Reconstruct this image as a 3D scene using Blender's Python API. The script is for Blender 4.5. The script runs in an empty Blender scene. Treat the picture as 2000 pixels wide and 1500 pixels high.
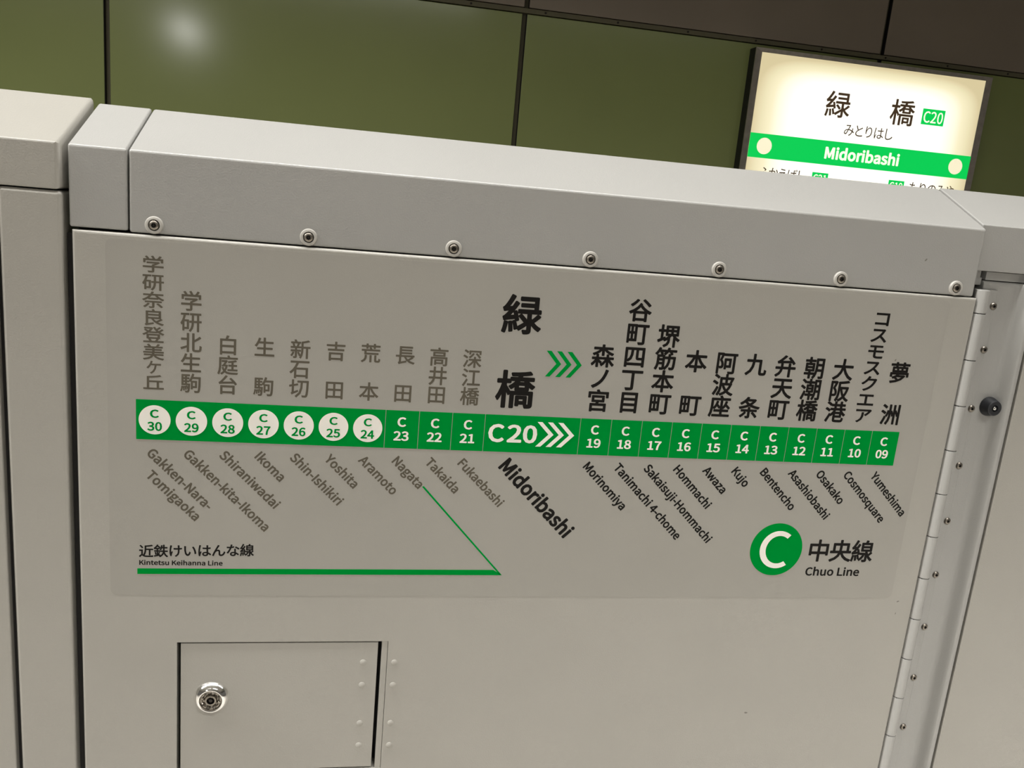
import bpy, bmesh, math, random
from mathutils import Vector, Matrix
random.seed(7)
SC = bpy.context.scene
COL = SC.collection

# ------------------------------------------------------------------ camera
cam = bpy.data.cameras.new('camera')
cam.sensor_width = 36.0
cam.lens = 1653.08 / 2000 * 36.0
cam.clip_start = 0.02
cam.clip_end = 100
co = bpy.data.objects.new('camera', cam)
COL.objects.link(co)
RR = ((0.9822752, -0.16507558, 0.08880021), (0.04915574, -0.2303083, -0.9718754), (0.18088432, 0.95901415, -0.21811172))
M = Matrix.Identity(4)
for i in range(3):
    M[i][0] = RR[0][i]; M[i][1] = -RR[1][i]; M[i][2] = -RR[2][i]
M.translation = Vector((0.18284366, -0.7383566, 0.23264491))
co.matrix_world = M
SC.camera = co

# ------------------------------------------------------------------ world, lights, exposure
SC.view_settings.view_transform = 'Standard'
SC.view_settings.look = 'None'
SC.view_settings.gamma = 1.0
SC.view_settings.use_curve_mapping = False
SC.view_settings.exposure = 0.0
w = bpy.data.worlds.new('world'); SC.world = w
w.use_nodes = True
w.node_tree.nodes['Background'].inputs[0].default_value = (1.0, 0.93, 0.84, 1)
w.node_tree.nodes['Background'].inputs[1].default_value = 0.12

FLOOR = -1.06
CEIL = 2.15
def area(x, y, z, sx, sy, power, col=(1.0, 0.98, 0.95), spread=math.pi):
    l = bpy.data.lights.new('ceiling_light', 'AREA')
    l.shape = 'RECTANGLE'; l.size = sx; l.size_y = sy; l.energy = power; l.color = col; l.spread = spread
    o = bpy.data.objects.new('ceiling_light', l)
    COL.objects.link(o); o.location = (x, y, z)
    return o
# the lamps of the platform: two lines of tubes along the platform edge and short ones across it further in
LAMPS = [(-2.7, -.16, 2.4, .14, 158), (0.0, -.16, 2.4, .14, 57), (2.7, -.16, 2.4, .14, 12),
         (-1.4, -1.9, 2.4, .14, 8), (1.6, -1.9, 2.4, .14, 92),
         (-2.45, -4.75, .14, 1.0, 80)]
for (x, y, sx, sy, p) in LAMPS:
    area(x, y, CEIL - .062, sx, sy, p, spread={-1.9: 1.7, -.16: 2.88}.get(y, math.pi))   # spread narrowed to steer the light: inner line downward, edge line off upper wall

# ------------------------------------------------------------------ materials
def mat(name, col, rough=.5, metal=0, noise=0, nscale=40, bump=0, bscale=900, emit=None, es=1, spec=.5, coat=0):
    m = bpy.data.materials.new(name); m.use_nodes = True
    nt = m.node_tree; b = nt.nodes['Principled BSDF']
    b.inputs['Base Color'].default_value = (*col, 1)
    b.inputs['Roughness'].default_value = rough
    b.inputs['Metallic'].default_value = metal
    b.inputs['Specular IOR Level'].default_value = spec
    b.inputs['Coat Weight'].default_value = coat
    if emit:
        b.inputs['Emission Color'].default_value = (*emit, 1)
        b.inputs['Emission Strength'].default_value = es
    tc = nt.nodes.new('ShaderNodeTexCoord')
    if noise:
        n = nt.nodes.new('ShaderNodeTexNoise'); n.inputs['Scale'].default_value = nscale
        n.inputs['Detail'].default_value = 4
        nt.links.new(tc.outputs['Object'], n.inputs['Vector'])
        r = nt.nodes.new('ShaderNodeMapRange')
        r.inputs['From Min'].default_value = .3; r.inputs['From Max'].default_value = .7
        r.inputs['To Min'].default_value = 1 - noise; r.inputs['To Max'].default_value = 1 + noise
        nt.links.new(n.outputs['Fac'], r.inputs['Value'])
        mx = nt.nodes.new('ShaderNodeMix'); mx.data_type = 'RGBA'; mx.blend_type = 'MULTIPLY'
        mx.inputs[0].default_value = 1
        mx.inputs[6].default_value = (*col, 1)
        nt.links.new(r.outputs['Result'], mx.inputs[7])
        nt.links.new(mx.outputs[2], b.inputs['Base Color'])
    if bump:
        n2 = nt.nodes.new('ShaderNodeTexNoise'); n2.inputs['Scale'].default_value = bscale
        n2.inputs['Detail'].default_value = 2
        nt.links.new(tc.outputs['Object'], n2.inputs['Vector'])
        bp = nt.nodes.new('ShaderNodeBump'); bp.inputs['Strength'].default_value = bump
        bp.inputs['Distance'].default_value = .0006
        nt.links.new(n2.outputs['Fac'], bp.inputs['Height'])
        nt.links.new(bp.outputs['Normal'], b.inputs['Normal'])
    return m

PAINT = mat('warm_grey_paint', (.345, .332, .298), .31, noise=.025, nscale=9, bump=.25, bscale=700)
PAINTC = mat('cool_grey_paint', (.345, .341, .324), .29, noise=.02, nscale=9, bump=.25, bscale=700)
FILM = mat('grey_film', (.328, .316, .284), .5, spec=.35, noise=.02, nscale=10, bump=.12, bscale=1500)
DARK = mat('dark_gap', (.012, .011, .01), .8)
GREEN = mat('green_print', (.0, .245, .034), .6, spec=.0)
WHITE = mat('white_print', (.82, .80, .74), .5, spec=.2)
BLACK = mat('black_print', (.008, .007, .006), .5, spec=.12)
GREY = mat('grey_print', (.105, .092, .068), .5, spec=.15)
CHROME = mat('chrome', (.85, .84, .82), .10, 1)
STEEL = mat('brushed_steel', (.50, .47, .43), .32, 1, noise=.12, nscale=60)
SCREW = mat('dull_screw_metal', (.26, .235, .20), .38, 1)
SOCKET = mat('dark_socket', (.03, .026, .022), .45, .6)
NYLON = mat('pale_nylon', (.42, .405, .37), .35)
RUBBER = mat('black_rubber', (.010, .011, .014), .5)
ENAMEL = mat('green_enamel', (.27, .31, .115), .14, noise=.05, nscale=1.2, spec=.4)
BROWN = mat('brown_enamel', (.275, .225, .170), .45, noise=.05, nscale=2)
TRIM = mat('olive_metal_trim', (.15, .138, .085), .6, 0, spec=.2)
SEAMB = mat('joint_backing', (.018, .017, .012), .6)
SFRAME = mat('sign_frame_steel', (.52, .48, .42), .42, 1, noise=.15, nscale=25)
CONC = mat('concrete', (.25, .24, .22), .8, noise=.15, nscale=5)
TILE = mat('platform_tile', (.46, .435, .395), .45, noise=.08, nscale=14)
CEILM = mat('ceiling_paint', (.55, .54, .51), .7, noise=.03, nscale=4)
SGREEN = mat('lit_green_print', (.0, .2, .05), .5, emit=(.0, .62, .085), es=.95)
SWHITE = mat('lit_white_print', (.8, .8, .7), .5, emit=(1, .98, .80), es=.95)
SCREAM = mat('lit_cream_print', (.8, .8, .7), .5, emit=(.97, .88, .60), es=.85)
SDARK = mat('lit_dark_print', (.04, .03, .02), .5, emit=(.10, .055, .025), es=.45)
SBLACK = mat('sign_case_black', (.012, .012, .011), .6)

# backlit face: the tubes sit behind the middle, so the translucent sheet glows hot there and creamy at its rim
FACE = bpy.data.materials.new('backlit_face'); FACE.use_nodes = True
nt = FACE.node_tree; b = nt.nodes['Principled BSDF']
b.inputs['Base Color'].default_value = (.25, .24, .2, 1)
tc = nt.nodes.new('ShaderNodeTexCoord')
def mth(op, a=None, b2=None, clamp=False):
    n = nt.nodes.new('ShaderNodeMath'); n.operation = op; n.use_clamp = clamp
    for i, v in enumerate((a, b2)):
        if v is None: continue
        if isinstance(v, (int, float)): n.inputs[i].default_value = v
        else: nt.links.new(v, n.inputs[i])
    return n.outputs[0]
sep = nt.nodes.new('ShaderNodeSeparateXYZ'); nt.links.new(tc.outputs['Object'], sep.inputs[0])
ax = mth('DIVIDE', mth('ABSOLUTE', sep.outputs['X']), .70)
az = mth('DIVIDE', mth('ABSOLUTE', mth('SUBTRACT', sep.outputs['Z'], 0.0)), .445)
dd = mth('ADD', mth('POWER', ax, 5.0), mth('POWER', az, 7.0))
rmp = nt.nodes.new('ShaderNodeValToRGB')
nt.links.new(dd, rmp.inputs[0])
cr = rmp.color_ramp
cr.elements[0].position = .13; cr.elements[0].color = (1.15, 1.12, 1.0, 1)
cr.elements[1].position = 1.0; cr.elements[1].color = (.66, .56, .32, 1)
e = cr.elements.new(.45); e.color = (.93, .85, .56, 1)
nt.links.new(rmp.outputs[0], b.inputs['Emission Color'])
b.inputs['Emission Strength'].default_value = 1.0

# ------------------------------------------------------------------ helpers
def link(name, me, m=None, parent=None, loc=(0, 0, 0)):
    o = bpy.data.objects.new(name, me)
    COL.objects.link(o)
    if m: me.materials.append(m)
    if parent: o.parent = parent
    o.location = loc
    return o
def face_normals(me, ang=50):
    """big flat faces keep their own flat normal, only the small bevel faces between them blend"""
    ca = math.cos(math.radians(ang))
    vf = [[] for _ in me.vertices]
    for p in me.polygons:
        for v in p.vertices: vf[v].append(p.index)
    N = [p.normal.copy() for p in me.polygons]; A = [p.area for p in me.polygons]
    out = []
    for p in me.polygons:
        for v in p.vertices:
            n = Vector((0, 0, 0))
            for q in vf[v]:
                if N[q].dot(N[p.index]) > ca: n += N[q] * A[q]
            out.append(n.normalized() if n.length > 0 else N[p.index])
    me.normals_split_custom_set(out)
def bmesh_obj(name, bm, m, parent=None, origin=None, smooth=False):
    """verts in world coords; origin = world position of the parent thing"""
    bmesh.ops.recalc_face_normals(bm, faces=bm.faces)
    if smooth:
        for f in bm.faces: f.smooth = True
    me = bpy.data.meshes.new(name)
    if origin is not None: bm.transform(Matrix.Translation(-Vector(origin)))
    bm.to_mesh(me); bm.free()
    if smooth: face_normals(me)
    return link(name, me, m, parent)
def thing(name, label, cat, loc=(0, 0, 0), group=None):
    o = bpy.data.objects.new(name, None); COL.objects.link(o)
    o.empty_display_size = .05
    o.location = loc; o['label'] = label; o['category'] = cat
    if group: o['group'] = group
    return o
def box(bm, x0, x1, y0, y1, z0, z1, bev=0, seg=3):
    b = bmesh.new()
    vs = [b.verts.new((x, y, z)) for x in (x0, x1) for y in (y0, y1) for z in (z0, z1)]
    for f in ((0, 1, 3, 2), (4, 6, 7, 5), (0, 4, 5, 1), (2, 3, 7, 6), (0, 2, 6, 4), (1, 5, 7, 3)):
        b.faces.new([vs[i] for i in f])
    bmesh.ops.recalc_face_normals(b, faces=b.faces)
    if bev:
        bmesh.ops.bevel(b, geom=b.edges[:], offset=bev, segments=seg, profile=.5, affect='EDGES')
    t = bpy.data.meshes.new('t'); b.to_mesh(t); b.free()
    bm.from_mesh(t); bpy.data.meshes.remove(t)
def bx(name, m, parent, O, *a, bev=0, seg=3, smooth=True):
    bm = bmesh.new(); box(bm, *a, bev=bev, seg=seg)
    return bmesh_obj(name, bm, m, parent, O, smooth=smooth and bev > 0)
def prism(name, m, parent, O, yz, x0, x1, bev=0, seg=3, side=0):
    """profile in (y,z), extruded along x"""
    bm = bmesh.new()
    a = [bm.verts.new((x0, y, z)) for y, z in yz]; c = [bm.verts.new((x1, y, z)) for y, z in yz]
    bm.faces.new(a); bm.faces.new(c[::-1])
    n = len(yz)
    for i in range(n):
        bm.faces.new((a[i], a[(i + 1) % n], c[(i + 1) % n], c[i]))
    bmesh.ops.recalc_face_normals(bm, faces=bm.faces)
    if side:
        bmesh.ops.bevel(bm, geom=[e for e in bm.edges if all(abs(v.co.x - x1) < 1e-6 for v in e.verts)], offset=side, segments=4, profile=.5, affect='EDGES')
        bmesh.ops.bevel(bm, geom=[e for e in bm.edges if abs(e.verts[0].co.x - e.verts[1].co.x) > .05], offset=bev, segments=seg, profile=.5, affect='EDGES')
    elif bev: bmesh.ops.bevel(bm, geom=bm.edges[:], offset=bev, segments=seg, profile=.5, affect='EDGES')
    return bmesh_obj(name, bm, m, parent, O, smooth=bev > 0)
def vprism(name, m, parent, O, xy, z0, z1, smooth=True):
    """profile in (x,y), extruded along z"""
    bm = bmesh.new()
    a = [bm.verts.new((x, y, z0)) for x, y in xy]; c = [bm.verts.new((x, y, z1)) for x, y in xy]
    bm.faces.new(a); bm.faces.new(c[::-1])
    n = len(xy)
    for i in range(n):
        bm.faces.new((a[i], a[(i + 1) % n], c[(i + 1) % n], c[i]))
    return bmesh_obj(name, bm, m, parent, O, smooth=smooth)
def poly_flat(bm, pts, y):
    bm.faces.new([bm.verts.new((x, y, z)) for x, z in pts])
def decal(name, m, parent, O, polys, y, th=.00012):
    """thin print: polygons in (x,z) at depth y"""
    bm = bmesh.new()
    for p in polys:
        f = [bm.verts.new((x, y - th, z)) for x, z in p]; g = [bm.verts.new((x, y, z)) for x, z in p]
        bm.faces.new(f)
        n = len(p)
        for i in range(n): bm.faces.new((f[i], f[(i + 1) % n], g[(i + 1) % n], g[i]))
    return bmesh_obj(name, bm, m, parent, O)
def circle(cx, cz, r, n=56):
    return [(cx + r * math.cos(2 * math.pi * k / n), cz + r * math.sin(2 * math.pi * k / n)) for k in range(n)]
def rect(x0, x1, z0, z1): return [(x0, z0), (x1, z0), (x1, z1), (x0, z1)]
def lathe(prof, n=40, ax=1):
    """profile (r, h): h goes towards -Y; local mesh"""
    bm = bmesh.new(); rings = []
    for r, h in prof:
        if r < 1e-6: rings.append([bm.verts.new((0, -h, 0))])
        else: rings.append([bm.verts.new((r * math.cos(2 * math.pi * k / n), -h, r * math.sin(2 * math.pi * k / n))) for k in range(n)])
    for a, c in zip(rings, rings[1:]):
        for k in range(n):
            q = []
            for v in (a[k % len(a)], a[(k + 1) % len(a)], c[(k + 1) % len(c)], c[k % len(c)]):
                if v not in q: q.append(v)
            if len(q) > 2: bm.faces.new(q)
    return bm
def lathe_mesh(name, prof, m, n=40):
    bm = lathe(prof, n)
    bmesh.ops.recalc_face_normals(bm, faces=bm.faces)
    for f in bm.faces: f.smooth = True
    me = bpy.data.meshes.new(name); bm.to_mesh(me); bm.free()
    me.set_sharp_from_angle(angle=math.radians(35))
    me.materials.append(m)
    return me

# ------------------------------------------------------------------ lettering
try:
    FONT = bpy.data.fonts.load(bpy.utils.system_resource('DATAFILES') + '/fonts/Noto Sans CJK Regular.woff2')
except Exception:
    FONT = None
_cache = {}
def glyph(s, off):
    """mesh data (verts, faces, bbox) of a string in em units; off = extra stroke weight laid as ribbons along the outlines"""
    k = (s, off)
    if k in _cache: return _cache[k]
    c = bpy.data.curves.new('t', 'FONT')
    if FONT: c.font = FONT
    c.body = s; c.resolution_u = 3
    o = bpy.data.objects.new('t', c)
    me = bpy.data.meshes.new_from_object(o)
    v = [(p.co.x / EM, p.co.y / EM) for p in me.vertices]
    f = [tuple(p.vertices) for p in me.polygons]
    bpy.data.objects.remove(o); bpy.data.curves.remove(c); bpy.data.meshes.remove(me)
    # merge doubles so that outline edges are those used once
    idx = {}; mp = []; vv = []
    for p in v:
        q = (round(p[0], 5), round(p[1], 5))
        if q not in idx: idx[q] = len(vv); vv.append(p)
        mp.append(idx[q])
    f = [tuple(mp[i] for i in q) for q in f]; v = vv
    f = [q for q in f if len(set(q)) == len(q)]
    cnt = {}
    for q in f:
        for i in range(len(q)):
            e = (min(q[i], q[(i + 1) % len(q)]), max(q[i], q[(i + 1) % len(q)])); cnt[e] = cnt.get(e, 0) + 1
    if off:
        for (i, j), n in list(cnt.items()):
            if n != 1: continue
            (ax_, ay), (bx_, by) = v[i], v[j]
            dx, dy = bx_ - ax_, by - ay; L = math.hypot(dx, dy)
            if L < 1e-6: continue
            dx, dy = dx / L, dy / L; w_ = off; e_ = off * .75
            base = len(v)
            v += [(ax_ - dx * e_ - dy * w_ * .6, ay - dy * e_ + dx * w_ * .6), (ax_ - dy * w_, ay + dx * w_), (bx_ - dy * w_, by + dx * w_), (bx_ + dx * e_ - dy * w_ * .6, by + dy * e_ + dx * w_ * .6),
                  (bx_ + dx * e_ + dy * w_ * .6, by + dy * e_ - dx * w_ * .6), (bx_ + dy * w_, by - dx * w_), (ax_ + dy * w_, ay - dx * w_), (ax_ - dx * e_ + dy * w_ * .6, ay - dy * e_ - dx * w_ * .6)]
            f.append(tuple(range(base, base + 8)))
    xs = [p[0] for p in v]; ys = [p[1] for p in v]
    _cache[k] = (v, f, (min(xs), max(xs), min(ys), max(ys)))
    return _cache[k]
EM = 1.0
EM = glyph('国国', 0)[2][1] - glyph('国', 0)[2][1]
_cache.clear()

class Text:
    def __init__(self): self.v = []; self.f = []
    def put(self, s, off, fn):
        v, f, _ = glyph(s, off); n = len(self.v)
        self.v += [fn(*p) for p in v]
        self.f += [tuple(i + n for i in q) for q in f]
        return self
    def build(self, name, m, parent, O, y):
        me = bpy.data.meshes.new(name)
        lay = [0.0] * len(self.v); k = 0        # the outline ribbons lie a micron or so apart, so that none coincide
        for q in self.f:
            if len(q) == 8:
                k += 1
                for i in q: lay[i] = (1 + k % 37) * 1.2e-6
        me.from_pydata([(x - O[0], y - l - O[1], z - O[2]) for (x, z), l in zip(self.v, lay)], [], self.f)
        me.update()
        return link(name, me, m, parent)
def chars(name, m, parent, O, y, lst):
    """every character a part of its own: lst of (char, cx, cz, em, off, sy, sx)"""
    for q in lst:
        if parent is S and q[1] > .4:           # the print stands a touch askew towards its right end
            q = (q[0], q[1] + (q[1] - .4) / .3 * (.0017 + .025 * (q[2] - .043))) + tuple(q[2:])
        T = Text(); kanji(T, *q); T.build(name, m, parent, O, y)
def kanji(T, s, cx, cz, em, off=.012, sy=1.0, sx=1.0):
    """one full-width character with its em box centred on (cx, cz)"""
    T.put(s, off, lambda x, y: (cx + (x - .5) * em * sx, cz + (y - .376) * em * sy))
def fit(T, s, x0, x1, z0, ch, off=.018, capref=None):
    """string fitted between x0 and x1 on baseline z0 with cap height ch"""
    b = glyph(s, off)[2]; h = glyph('H', off)[2]
    k = (x1 - x0) / (b[1] - b[0]); kz = ch / (h[3] - h[2])
    T.put(s, off, lambda x, y: (x0 + (x - b[0]) * k, z0 + (y - h[2]) * kz))
def slant(T, s, px, pz, size, off=.018, ang=-45, sx=1.0, dn=0.0):
    """string whose mid-line starts at (px, pz), turned by ang"""
    a = math.radians(ang); c, sn = math.cos(a), math.sin(a); b = glyph(s, off)[2]
    mid = glyph('H', off)[2][3] / 2
    def fn(x, y):
        X = (x - b[0]) * size * sx; Y = (y - mid) * size - dn
        return (px + X * c - Y * sn, pz + X * sn + Y * c)
    T.put(s, off, fn)

# ================================================================== SETTING
def struct(o): o['kind'] = 'structure'; return o
YW = 4.0
wall = bx('wall_back', SEAMB, None, (0, 0, 0), -9, 11, YW + .040, YW + .34, -2.1, 3.4)
struct(wall)
# joints: left seam of the upper row sits at the same places as the green row
SEAM = [0.9652 + 2.078 * k for k in range(-4, 5)]
for a, c in zip(SEAM, SEAM[1:]):
    g = .0135
    bx('panel', ENAMEL, wall, (0, 0, 0), a + g, c - g, YW, YW + .042, -.93, 1.166, bev=.003, seg=2)['label'] = 'glossy olive green wall panel'
    bx('panel', ENAMEL, wall, (0, 0, 0), a + g, c - g, YW, YW + .042, -2.1, -.95, bev=.003, seg=2)
    bx('panel', BROWN, wall, (0, 0, 0), a + .007 + g, c + .007 - g, YW - .002, YW + .042, 1.199, 2.30, bev=.003, seg=2)['label'] = 'brown grey upper wall panel'
    bx('joint_strip', TRIM, wall, (0, 0, 0), a - .0135, a + .0200, YW + .034, YW + .042, -2.1, 2.3)
    for x in (a - g, a + g - .0012): bx('joint_edge_shade', SBLACK, wall, (0, 0, 0), x, x + .0012, YW + .003, YW + .034, -2.1, 1.166)  # black slivers added on the panel edges as shade inside the joints
    for x in (a + .007 - g, a + .007 + g - .0012): bx('joint_edge_shade', SBLACK, wall, (0, 0, 0), x, x + .0012, YW + .001, YW + .034, 1.199, 2.3)
tr = bx('trim_1', TRIM, None, (0, 0, 0), -9, 11, YW - .004, YW + .022, 1.1705, 1.1945, bev=.002, seg=2)
struct(tr)
rm = lathe_mesh('rivet', [(.006, 0), (.005, .002), (0, .003)], SOCKET, 10)
for k in range(-8, 12):
    o = bpy.data.objects.new('rivet', rm); COL.objects.link(o); o.parent = tr
    o.location = (1.075 + k * .40, YW - .004, 1.1825)
struct(bx('floor', TILE, None, (0, 0, 0), -9, 11, -8, .25, FLOOR - .3, FLOOR))
struct(bx('floor', CONC, None, (0, 0, 0), -9, 11, .25, YW + .02, -2.4, -2.1))
struct(bx('ceiling', CEILM, None, (0, 0, 0), -9, 11, -8, 1.4, CEIL, CEIL + .2))
struct(bx('ceiling', CONC, None, (0, 0, 0), -9, 11, 1.4, YW + .3, 3.4, 3.6))
for i, (x, y, sx, sy, p) in enumerate(LAMPS):
    if sx > sy:
        lab = 'long white ceiling lamp housing above the platform edge, ' + ['left of the trackside line', 'middle of the trackside line', 'right of the trackside line', 'left of the inner line', 'right of the inner line'][i]
    else:
        lab = 'short ceiling lamp housing deep over the platform, set across it'
    t = thing('ceiling_lamp', lab, 'lamp', (x, y, CEIL), 'ceiling lamps over the platform')
    O = (x, y, CEIL)
    bm = bmesh.new()
    box(bm, x - sx / 2 - .02, x + sx / 2 + .02, y - sy / 2 - .02, y + sy / 2 + .02, CEIL - .05, CEIL)
    bmesh_obj('housing', bm, CEILM, t, O)

# ================================================================== LEFT GATE UNIT
SL = .45                         # slope of the sloping tops
def cap_profile(yf, zb, zt, yr, drop=.06):
    return [(yf, zb), (yf, zt), (yr, zt + SL * (yr - yf)), (yr, zt + SL * (yr - yf) - drop), (yr - .01, zb)]
OL = (-.20, .10, FLOOR)
L = thing('platform_gate_post', 'light grey gate unit at far left, cut by the frame, narrow dark gap beside it', 'platform gate', OL)
prism('cap', PAINT, L, OL, cap_profile(0, .2043, .2407, .092), -.46, -.0545, bev=.0016, seg=3, side=.0050)
bx('post_panel', PAINT, L, OL, -.1015, -.0548, .0, .09, FLOOR, .2032, bev=.0032, seg=3)
bx('side_panel', PAINT, L, OL, -.46, -.1060, .0, .09, FLOOR, .2032, bev=.002, seg=3)
bx('inner_frame', DARK, L, OL, -.45, -.0650, .008, .088, FLOOR, .2200)

# ================================================================== MIDDLE GATE CASING
OM = (.36, .10, FLOOR)
G = thing('platform_gate_casing', 'wide light grey gate casing carrying the green route map, sloping top', 'platform gate', OM)
bx('inner_frame', DARK, G, OM, -.0440, .7720, .030, .10, FLOOR, .2000)
# door leaf with the opening of the hatch left free
HX0, HX1, HZ0, HZ1 = .0335, .2252, -.3318, -.1930
bm = bmesh.new()
X0, X1, Z0, Z1 = -.0478, .7759, FLOOR + .02, .1738
yf, yb = 0.0, .022
def quad(bm, *p): bm.faces.new([bm.verts.new(q) for q in p])
xs = [X0, HX0, HX1, X1]; zs = [Z0, HZ0, HZ1, Z1]
gridf = [[bm.verts.new((x, yf, z)) for z in zs] for x in xs]
gridb = [[bm.verts.new((x, yb, z)) for z in zs] for x in xs]
for i in range(3):
    for j in range(3):
        if (i, j) == (1, 1): continue
        bm.faces.new((gridf[i][j], gridf[i + 1][j], gridf[i + 1][j + 1], gridf[i][j + 1]))
        bm.faces.new((gridb[i][j], gridb[i][j + 1], gridb[i + 1][j + 1], gridb[i + 1][j]))
for i in range(3):
    for j in (0, 3):
        bm.faces.new((gridf[i][j], gridb[i][j], gridb[i + 1][j], gridf[i + 1][j]))
        bm.faces.new((gridf[j][i], gridb[j][i], gridb[j][i + 1], gridf[j][i + 1]))
for (a, c) in (((1, 1), (2, 1)), ((2, 1), (2, 2)), ((2, 2), (1, 2)), ((1, 2), (1, 1))):
    bm.faces.new((gridf[a[0]][a[1]], gridf[c[0]][c[1]], gridb[c[0]][c[1]], gridb[a[0]][a[1]]))
bmesh.ops.recalc_face_normals(bm, faces=bm.faces)
bm.edges.ensure_lookup_table()
def outer(e):
    p, q = e.verts[0].co, e.verts[1].co
    if abs(p.y - yf) > 1e-6 or abs(q.y - yf) > 1e-6: return False
    return any(abs(p[i] - v) < 1e-6 and abs(q[i] - v) < 1e-6 for i, v in ((0, X0), (0, X1), (2, Z0), (2, Z1)))
bmesh.ops.bevel(bm, geom=[e for e in bm.edges if outer(e)], offset=.0026, segments=4, profile=.5, affect='EDGES')
bmesh_obj('door_panel', bm, PAINT, G, OM, smooth=True)
bx('gap_shade', DARK, G, OM, -.0540, -.0440, .0100, .030, FLOOR, .1700)  # black strip added to stand for the shade deep in the gap
SCUFF = mat('scuff', (.17, .16, .14), .7)
for x, z, r, a in ((.7145, .2065, .0020, 50), (.7005, .1080, .0016, 60), (.7570, -.1500, .0018, 20), (.7570, -.1640, .0014, 70), (.2265, -.1195, .0012, 10), (.6050, -.2790, .0022, 0)):
    yy = .0028 if z > .18 else (0 if z < -.14 else -.00016)
    c_, s_ = math.cos(math.radians(a)), math.sin(math.radians(a))
    pts = []
    for k in range(10):
        rr = r * random.uniform(.7, 1.1); u_, v_ = rr * math.cos(k * .628), .45 * rr * math.sin(k * .628)
        pts.append((x + u_ * c_ - v_ * s_, z + u_ * s_ + v_ * c_))
    decal('scuff_mark', SCUFF, G, OM, [pts], yy, .00005)
# caps
ce = prism('cap_end', PAINTC, G, OM, cap_profile(.0028, .1758, .2402, .087), -.0502, -.0060, bev=.0020, seg=3)
ce['label'] = 'short left end piece of the cap'
cc = prism('cap_cover', PAINTC, G, OM, cap_profile(.0028, .1748, .2400, .087), -.0048, .7730, bev=.0020, seg=3)
cc['label'] = 'long sloping cap cover with a row of screws'
bx('cap_core', DARK, G, OM, -.046, .770, .012, .080, .150, .232)
# screws along the cap
WASH = lathe_mesh('washer', [(.0072, 0), (.0072, .0012), (.0066, .0021), (.0052, .0024), (.0046, .0021), (.0044, .0009)], NYLON, 32)
HEAD = lathe_mesh('screw_head', [(.0042, .0004), (.0041, .0016), (.0034, .0026), (.0026, .0029), (.0019, .0029)], SCREW, 24)
HEX = lathe_mesh('hex_socket', [(.0019, .0029), (.0018, .0014), (.0009, .0012), (.00085, .0022), (0, .0024)], SOCKET, 6)
for k in range(7):
    x = .0146 + .12286 * k
    p = (x - OM[0], .0028 - OM[1], .1820 - OM[2])
    o = bpy.data.objects.new('screw_washer', WASH); COL.objects.link(o); o.parent = G; o.location = p
    if k == 0: o['label'] = 'pale plastic washer around a steel screw'
    h = bpy.data.objects.new('screw_head', HEAD); COL.objects.link(h); h.parent = o
    s = bpy.data.objects.new('hex_socket', HEX); COL.objects.link(s); s.parent = o
    s.rotation_euler = (0, random.uniform(0, 1), 0)
# hatch
H = bx('hatch_door', PAINT, G, OM, .0366, .2158, .0008, .012, -.3302, -.1947, bev=.0005, seg=2)
bx('hatch_back', DARK, G, OM, .0300, .2300, .016, .024, -.3350, -.1900)
bx('hatch_hinge_strip', PAINT, G, OM, .2192, .2249, .0006, .014, HZ0, -.1932, bev=.0004, seg=2)
BUMP = lathe_mesh('rivet', [(.0032, -.0002), (.0031, .0003), (.0022, .0009), (.0009, .0012), (0, .00125)], PAINT, 24)
for z in (-.2157, -.2400, -.2815, -.3060):
    for x, par in ((.2025, H), (.2321, G)):
        o = bpy.data.objects.new('rivet', BUMP); COL.objects.link(o); o.parent = par
        o.location = (x - OM[0], (.0008 if par is H else 0) - OM[1], z - OM[2]); 
# lock
LK = lathe_mesh('hatch_lock', [(.0158, -.0002), (.0160, .0005), (.0154, .0018), (.0144, .0034), (.0132, .0050), (.0120, .0061), (.0110, .0065), (.0103, .0063), (.0099, .0048)], CHROME, 48)
lk = bpy.data.objects.new('hatch_lock', LK); COL.objects.link(lk); lk.parent = H
lk.location = (.0643 - OM[0], .0008 - OM[1], -.2505 - OM[2]); lk['label'] = 'round chrome cam lock'
# the knurled plug
bm = bmesh.new(); n = 16; rings = []
for r, h, w in ((.0098, .0050, 0), (.0092, .0056, 0), (.0080, .0056, .0004), (.0068, .0044, .0006), (.0058, .0042, 0), (.0050, .0058, 0), (.0036, .0060, 0), (.0032, .0020, 0), (.0018, .0018, 0), (.0016, .0056, 0), (.0001, .0057, 0)):
    rings.append([bm.verts.new((r * math.cos(2 * math.pi * k / 48), -(h + (w * 2.2 if (k // 3) % 2 else 0)), r * math.sin(2 * math.pi * k / 48))) for k in range(48)])
for a, c in zip(rings, rings[1:]):
    for k in range(48): bm.faces.new((a[k], a[(k + 1) % 48], c[(k + 1) % 48], c[k]))
bmesh.ops.recalc_face_normals(bm, faces=bm.faces)
me = bpy.data.meshes.new('lock_plug'); bm.to_mesh(me); bm.free()
me.materials.append(mat('lock_plug_metal', (.24, .22, .19), .25, 1)); me.materials.append(SOCKET)
for p in me.polygons:
    c = p.center
    if math.hypot(c.x, c.z) < .0036: p.material_index = 1
lp = bpy.data.objects.new('lock_plug', me); COL.objects.link(lp); lp.parent = G
lp.location = lk.location

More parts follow.
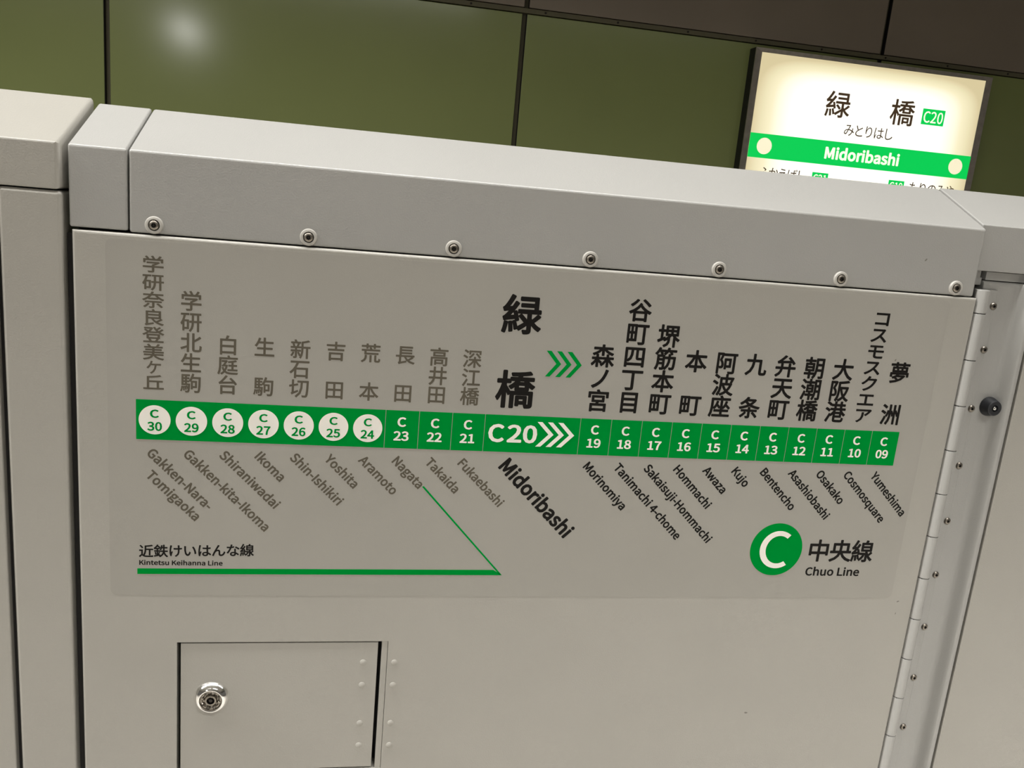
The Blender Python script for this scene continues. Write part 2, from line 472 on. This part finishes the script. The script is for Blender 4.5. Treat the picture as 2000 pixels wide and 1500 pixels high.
# ================================================================== RIGHT GATE FRAME
OR = (.95, .10, FLOOR)
R = thing('platform_gate_post', 'light grey gate unit at far right, recessed behind the hinge, with rubber bumper', 'platform gate', OR)
prism('cap', PAINTC, R, OR, cap_profile(.0110, .2003, .2447, .087), .7742, 1.35, bev=.0012, seg=3)
bx('upper_rail', PAINTC, R, OR, .7955, 1.34, .0190, .06, .1912, .1997, bev=.0005, seg=2)
bx('bracket', PAINTC, R, OR, .7762, .7895, .0190, .06, .1925, .2003, bev=.0005, seg=2)
bx('bracket', PAINTC, R, OR, .7762, .7925, .0200, .06, .1855, .1935, bev=.0008, seg=2)
bx('inner_frame', DARK, R, OR, .7750, 1.34, .030, .09, FLOOR, .2150)
# channel plate: flat, then rising in a curve towards the viewer, folded lip at its right edge
xy = [(.7935, .0185), (.7935, .0175), (.7945, .0165), (.8250, .0165), (.8285, .0160), (.8310, .0147), (.8330, .0125), (.8350, .0090), (.8366, .0060), (.8378, .0040), (.8388, .0031), (.8400, .0028), (.8428, .0030), (.8438, .0040), (.8438, .0300), (.7935, .0300)]
vprism('channel_plate', PAINTC, R, OR, xy, FLOOR + .05, .1862)
# rounded top fold of the plate
xy2 = [(x, y + .0018) for x, y in xy]
bm = bmesh.new()
rg = []
for z, d in ((.1862, 0), (.1885, .0004), (.1898, .0014), (.1904, .0030)):
    rg.append([bm.verts.new((x, min(y + d, .030), z)) for x, y in xy])
for a, c in zip(rg, rg[1:]):
    for k in range(len(a)): bm.faces.new((a[k], a[(k + 1) % len(a)], c[(k + 1) % len(a)], c[k]))
bm.faces.new(rg[-1])
bmesh_obj('plate_top_fold', bm, PAINTC, R, OR, smooth=True)
bx('outer_panel', PAINT, R, OR, .8463, 1.34, .0028, .03, FLOOR + .05, .1904, bev=.0008, seg=3)
# hinge barrel: knuckles
bm0 = None
zk = [.1821 + .0006, .1592]
while zk[-1] > FLOOR + .1: zk.append(zk[-1] - .04705)
HCX, HCY, HR = .7832, .0035, .0066
for a, c in zip(zk, zk[1:]):
    n = 28; g = .0003
    prof = [(HR - .0012, c + g), (HR - .0003, c + g + .0002), (HR, c + g + .0010), (HR, a - g - .0010), (HR - .0003, a - g - .0002), (HR - .0012, a - g)]
    bm = bmesh.new()
    rings = [[bm.verts.new((HCX + r * math.cos(2 * math.pi * k / n), HCY + r * math.sin(2 * math.pi * k / n), z)) for k in range(n)] for r, z in prof]
    for r0, r1 in zip(rings, rings[1:]):
        for k in range(n): bm.faces.new((r0[k], r0[(k + 1) % n], r1[(k + 1) % n], r1[k]))
    bm.faces.new(rings[0]); bm.faces.new(rings[-1])
    bmesh_obj('hinge_knuckle', bm, PAINTC, R, OR, smooth=True)
bm = bmesh.new()
box(bm, HCX - .0045, HCX + .0045, HCY - .0045, HCY + .0045, FLOOR + .1, .1815)
bmesh_obj('hinge_pin', bm, SEAMB, R, OR)
bx('hinge_leaf', PAINTC, R, OR, HCX, .8085, .0140, .0165, FLOOR + .1, .1821, bev=.0006, seg=2)
PSC = lathe_mesh('plate_screw', [(.0038, 0), (.0036, .0010), (.0028, .0018), (.0016, .0020)], SCREW, 20)
PHX = lathe_mesh('socket', [(.0016, .0020), (.0012, .0008), (0, .0007)], SOCKET, 6)
z = .1662; zl = [z, z - .0445]
while zl[-1] > FLOOR + .2: zl.append(zl[-1] - .0618)
for z in zl:
    o = bpy.data.objects.new('hinge_screw', PSC); COL.objects.link(o); o.parent = R
    o.location = (.8065 - OR[0], .0140 - OR[1], z - OR[2])
    s = bpy.data.objects.new('socket', PHX); COL.objects.link(s); s.parent = o
BM = lathe_mesh('bumper', [(.0100, 0), (.0102, .0010), (.0100, .0020), (.0082, .0085), (.0078, .0098), (.0070, .0104), (.0036, .0104), (.0034, .0080), (.0, .0080)], RUBBER, 40)
o = bpy.data.objects.new('bumper', BM); COL.objects.link(o); o.parent = R
o.location = (.8275 - OR[0], .0165 - OR[1], .0628 - OR[2]); o['label'] = 'black round rubber bumper with a steel screw'
BS = lathe_mesh('bumper_screw', [(.0024, .0080), (.0023, .0096), (.0016, .0105), (.0006, .0106), (0, .0100)], CHROME, 16)
s = bpy.data.objects.new('bumper_screw', BS); COL.objects.link(s); s.parent = o

# ================================================================== ROUTE MAP STICKER
OS = (.36, 0, .012)
S = thing('route_map_sign', 'grey route map sticker with a green bar of station codes', 'sign', OS)
W = .03; HB = .0353
def rrect(x0, x1, z0, z1, r, n=5):
    out = []
    for cx, cz, a0 in ((x1 - r, z1 - r, 0), (x0 + r, z1 - r, 90), (x0 + r, z0 + r, 180), (x1 - r, z0 + r, 270)):
        for k in range(n + 1):
            a = math.radians(a0 + 90 * k / n); out.append((cx + r * math.cos(a), cz + r * math.sin(a)))
    return out
decal('backing_film', FILM, S, OS, [rrect(-.0226, .7480, -.1460, .1692, .006)], -.00002, .00013)
Y1, Y2, Y3 = -.00020, -.00040, -.00060
decal('line_bar', GREEN, S, OS, [rect(0, 7 * W, 0, HB)], Y1)
gap = .00055
codes = ['30', '29', '28', '27', '26', '25', '24', '23', '22', '21', None, '19', '18', '17', '16', '15', '14', '13', '12', '11', '10', '09']
xcell = []; x = 0
for c in codes:
    wd = W * (3 if c is None else 1)
    xcell.append((x, x + wd)); x += wd
for i, c in enumerate(codes):
    a, b_ = xcell[i]; cx = (a + b_) / 2
    T = Text()
    if i < 7:
        p = decal('station_disc', WHITE, S, OS, [circle(cx, .0177, .0129)], Y2)
        fit(T, 'C', cx - .0038, cx + .0035, .0196, .0072, .032)
        fit(T, c, cx - .0060, cx + .0060, .0080, .0079, .030)
        T.build('station_number', GREEN, p, OS, Y3 - .00003)
    elif c:
        p = decal('station_cell', GREEN, S, OS, [rect(a + gap, b_, 0, HB)], Y1)
        fit(T, 'C', cx - .0040, cx + .0038, .0203, .0088, .032)
        fit(T, c, cx - .0068, cx + .0068, .0072, .0088, .030)
        T.build('station_number', WHITE, p, OS, Y2)
    else:
        p = decal('current_station_cell', GREEN, S, OS, [rect(a + gap, b_, 0, HB)], Y1)
        fit(T, 'C', .3041, .3190, .0094, .0170, .030)
        fit(T, '20', .3218, .3500, .0094, .0170, .030)
        T.build('station_number', WHITE, p, OS, Y2)
        for k in range(3):
            x0 = .3493 + .0099 * k
            decal('arrow', WHITE, p, OS, [[(x0, .0301), (x0 + .0047, .0301), (x0 + .0163, .0183), (x0 + .0047, .0064), (x0, .0064), (x0 + .0114, .0183)]], Y2)
for k in range(3):
    x0 = .3513 + .0097 * k
    decal('direction_arrow', GREEN, S, OS, [[(x0, .0974), (x0 + .0045, .0974), (x0 + .0146, .0856), (x0 + .0049, .0735), (x0 + .0006, .0735), (x0 + .0101, .0856)]], Y1)
names = ['学研奈良登美ヶ丘', '学研北生駒', '白庭台', '生駒', '新石切', '吉田', '荒本', '長田', '高井田', '深江橋', '緑橋',
         '森ノ宮', '谷町四丁目', '堺筋本町', '本町', '阿波座', '九条', '弁天町', '朝潮橋', '大阪港', 'コスモスクエア', '夢洲']
for i, nm in enumerate(names):
    cx = (xcell[i][0] + xcell[i][1]) / 2 - .0008
    T = []; n = len(nm)
    if i < 10:
        em, top = .0177, {0: .1577, 1: .1300}.get(i, .0942); m_ = GREY; off = .017; bot = .0432
    elif i == 10:
        em, top, bot, m_, off = .0368, .1454, .0428, BLACK, .025; cx = .3256
    else:
        em, top, bot, m_, off = .0222, {11 + 1: .1500, 11 + 2: .1278, 20: .1556}.get(i, .1056), .0427, BLACK, .024; cx += .0003
    if i == 0:
        # squeezed column with a small ke
        hs = [1] * 6 + [.78] + [1]; tot = sum(hs); zc = top
        for ch, h in zip(nm, hs):
            hh = (top - bot) * h / tot
            if ch == 'ヶ': T.append(('ケ', cx + .0003, zc - hh / 2, em * .74, off, 1.0))
            else: T.append((ch, cx, zc - hh / 2, em, off, .82))
            zc -= hh
    elif i == 20:
        pitch = (top - bot) / 7
        for k, ch in enumerate(nm): T.append((ch, cx, top - pitch * (k + .5), em * .90, off, .84, 1.0))
    else:
        ink = em * .92
        for k, ch in enumerate(nm):
            zc = top - ink / 2 - (top - bot - ink) * k / (n - 1)
            T.append((ch, cx, zc, em, off))
    chars('station_name_character', m_, S, OS, Y1, T)
roman = ['Gakken-Nara-', 'Gakken-kita-Ikoma', 'Shiraniwadai', 'Ikoma', 'Shin-Ishikiri', 'Yoshita', 'Aramoto', 'Nagata', 'Takaida', 'Fukaebashi', 'Midoribashi',
         'Morinomiya', 'Tanimachi 4-chome', 'Sakaisuji-Hommachi', 'Hommachi', 'Awaza', 'Kujo', 'Bentencho', 'Asashiobashi', 'Osakako', 'Cosmosquare', 'Yumeshima']
sG = .0990 / (glyph('Gakken-kita-Ikoma', .018)[2][1] - glyph('Gakken-kita-Ikoma', .018)[2][0])
sB = .1062 / (glyph('Sakaisuji-Hommachi', .018)[2][1] - glyph('Sakaisuji-Hommachi', .018)[2][0])
sM = .0985 / (glyph('Midoribashi', .026)[2][1] - glyph('Midoribashi', .026)[2][0])
for i, nm in enumerate(roman):
    T = Text(); x0 = xcell[i][0]
    if i == 10: slant(T, nm, .3212, -.0098, sM, .040)
    elif i < 10: slant(T, nm, x0 + .0108, -.0100, sG, .031)
    else: slant(T, nm, x0 + .0100, -.0092, sB, .033)
    if i == 0: slant(T, 'Tomigaoka', .0100, -.0300, sG, .031)
    T.build('station_name_roman', GREY if i < 10 else BLACK, S, OS, Y1)
# branch line
decal('branch_line', GREEN, S, OS, [[(0, -.1200), (0, -.1253), (.3291, -.1236), (.3205, -.1183)], [(.2470, -.0362), (.2486, -.0356), (.3291, -.1236), (.3262, -.1226)]], Y1)
T = Text()
for k, ch in enumerate('近鉄けいはんな線'): kanji(T, ch, .0075 + .01227 * k, -.1034 + .0003 * k, .0126, .020)
fit(T, 'Kintetsu Keihanna Line', .0016, .0725, -.1166, .0046, .030)
T.build('line_name', BLACK, S, OS, Y1)
em_ = decal('line_emblem', GREEN, S, OS, [circle(.6083, -.0929, .0282, 72)], Y1)
arc = []
for k in range(33):
    a = math.radians(52 + 254 * k / 32); arc.append((.6100 + .0196 * math.cos(a), -.0931 + .0202 * math.sin(a)))
for k in range(32, -1, -1):
    a = math.radians(54 + 250 * k / 32); arc.append((.6105 + .0137 * math.cos(a), -.0931 + .0150 * math.sin(a)))
decal('emblem_letter', WHITE, em_, OS, [arc], Y2)
T = Text()
for k, ch in enumerate('中央線'): kanji(T, ch, .6555 + .0245 * k, -.0936, .0252, .022)
fit(T, 'Chuo Line', .6446, .7054, -.1212, .0092, .030)
T.build('line_name', BLACK, S, OS, Y1)

# ================================================================== STATION SIGN ACROSS THE TRACK
YS = 3.92
SX0, SX1, SZ0, SZ1 = 2.2513, 3.7259, .17, 1.1375
OG = ((SX0 + SX1) / 2, YW, SZ0)
B = thing('station_name_sign', 'backlit station name sign with green band on the far green wall', 'sign', OG)
bx('case', SBLACK, B, OG, SX0, SX1, YS + .0075, YW, SZ0, SZ1)
fw = .0385
ix0, ix1, iz0, iz1 = SX0 + fw, SX1 - fw, SZ0 + fw, SZ1 - .022
yo, yi = YS, YS + .0045
def bar(name, o0, o1, i0, i1):
    bm = bmesh.new()
    pts = [(o0[0], yo, o0[1]), (o1[0], yo, o1[1]), (i1[0], yi, i1[1]), (i0[0], yi, i0[1])]
    f = [bm.verts.new(p) for p in pts]; g = [bm.verts.new((p[0], YS + .007, p[2])) for p in pts]
    bm.faces.new(f); bm.faces.new(g[::-1])
    for k in range(4): bm.faces.new((f[k], f[(k + 1) % 4], g[(k + 1) % 4], g[k]))
    return bmesh_obj(name, bm, SFRAME, B, OG)
bar('frame_bar', (SX0, SZ0), (SX0, SZ1), (ix0, iz0), (ix0, iz1))
bar('frame_bar', (SX1, SZ0), (SX1, SZ1), (ix1, iz0), (ix1, iz1))
bar('frame_bar', (SX0, SZ1), (SX1, SZ1), (ix0, iz1), (ix1, iz1))
bar('frame_bar', (SX0, SZ0), (SX1, SZ0), (ix0, iz0), (ix1, iz0))
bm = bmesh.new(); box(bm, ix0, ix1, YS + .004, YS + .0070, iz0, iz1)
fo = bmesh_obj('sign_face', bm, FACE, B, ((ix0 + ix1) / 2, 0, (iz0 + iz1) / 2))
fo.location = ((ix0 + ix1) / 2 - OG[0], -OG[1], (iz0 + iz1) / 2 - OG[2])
YF = YS + .0035
chars('station_name_character', SDARK, B, OG, YF, [('緑', 2.790, .889, .158, .012, .95), ('橋', 3.196, .887, .158, .012, .95)])
T = Text()
for k, ch in enumerate('みとりはし'): kanji(T, ch, 2.883 + .0622 * k, .7605, .070, .002, 1.05)
T.build('station_name_kana', SDARK, B, OG, YF)
cb = decal('code_box', SGREEN, B, OG, [rect(3.323, 3.467, .8375, .9250)], YF, .001)
T = Text(); fit(T, 'C20', 3.333, 3.457, .8490, .062, .010); T.build('station_code', SWHITE, cb, OG, YF - .002)
bd = decal('green_band', SGREEN, B, OG, [rect(ix0, ix1, .5570, .6895)], YF, .001)
decal('band_dot', SCREAM, bd, OG, [circle(2.3818, .6232, .0450, 32)], YF - .001, .0008)
decal('band_dot', SCREAM, bd, OG, [circle(3.5980, .6232, .0450, 32)], YF - .001, .0008)
T = Text(); fit(T, 'Midoribashi', 2.756, 3.228, .5900, .066, .040); T.build('station_name_roman', SWHITE, bd, OG, YF - .002)
T = Text()
for k, ch in enumerate('ふかえばし'): kanji(T, ch, 2.405 + .057 * k, .4795, .066, .004, 1.1)
T.build('neighbour_name', SDARK, B, OG, YF)
T = Text()
for k, ch in enumerate('もりのみや'): kanji(T, ch, 3.352 + .0605 * k, .4785, .068, .004, 1.1)
T.build('neighbour_name', SDARK, B, OG, YF)
for x0, x1, s in ((2.700, 2.800, 'C21'), (3.187, 3.288, 'C19')):
    cb = decal('code_box', SGREEN, B, OG, [rect(x0, x1, .445, .5095)], YF, .001)
    T = Text(); fit(T, s, x0 + .009, x1 - .009, .4535, .045, .010); T.build('station_code', SWHITE, cb, OG, YF - .002)
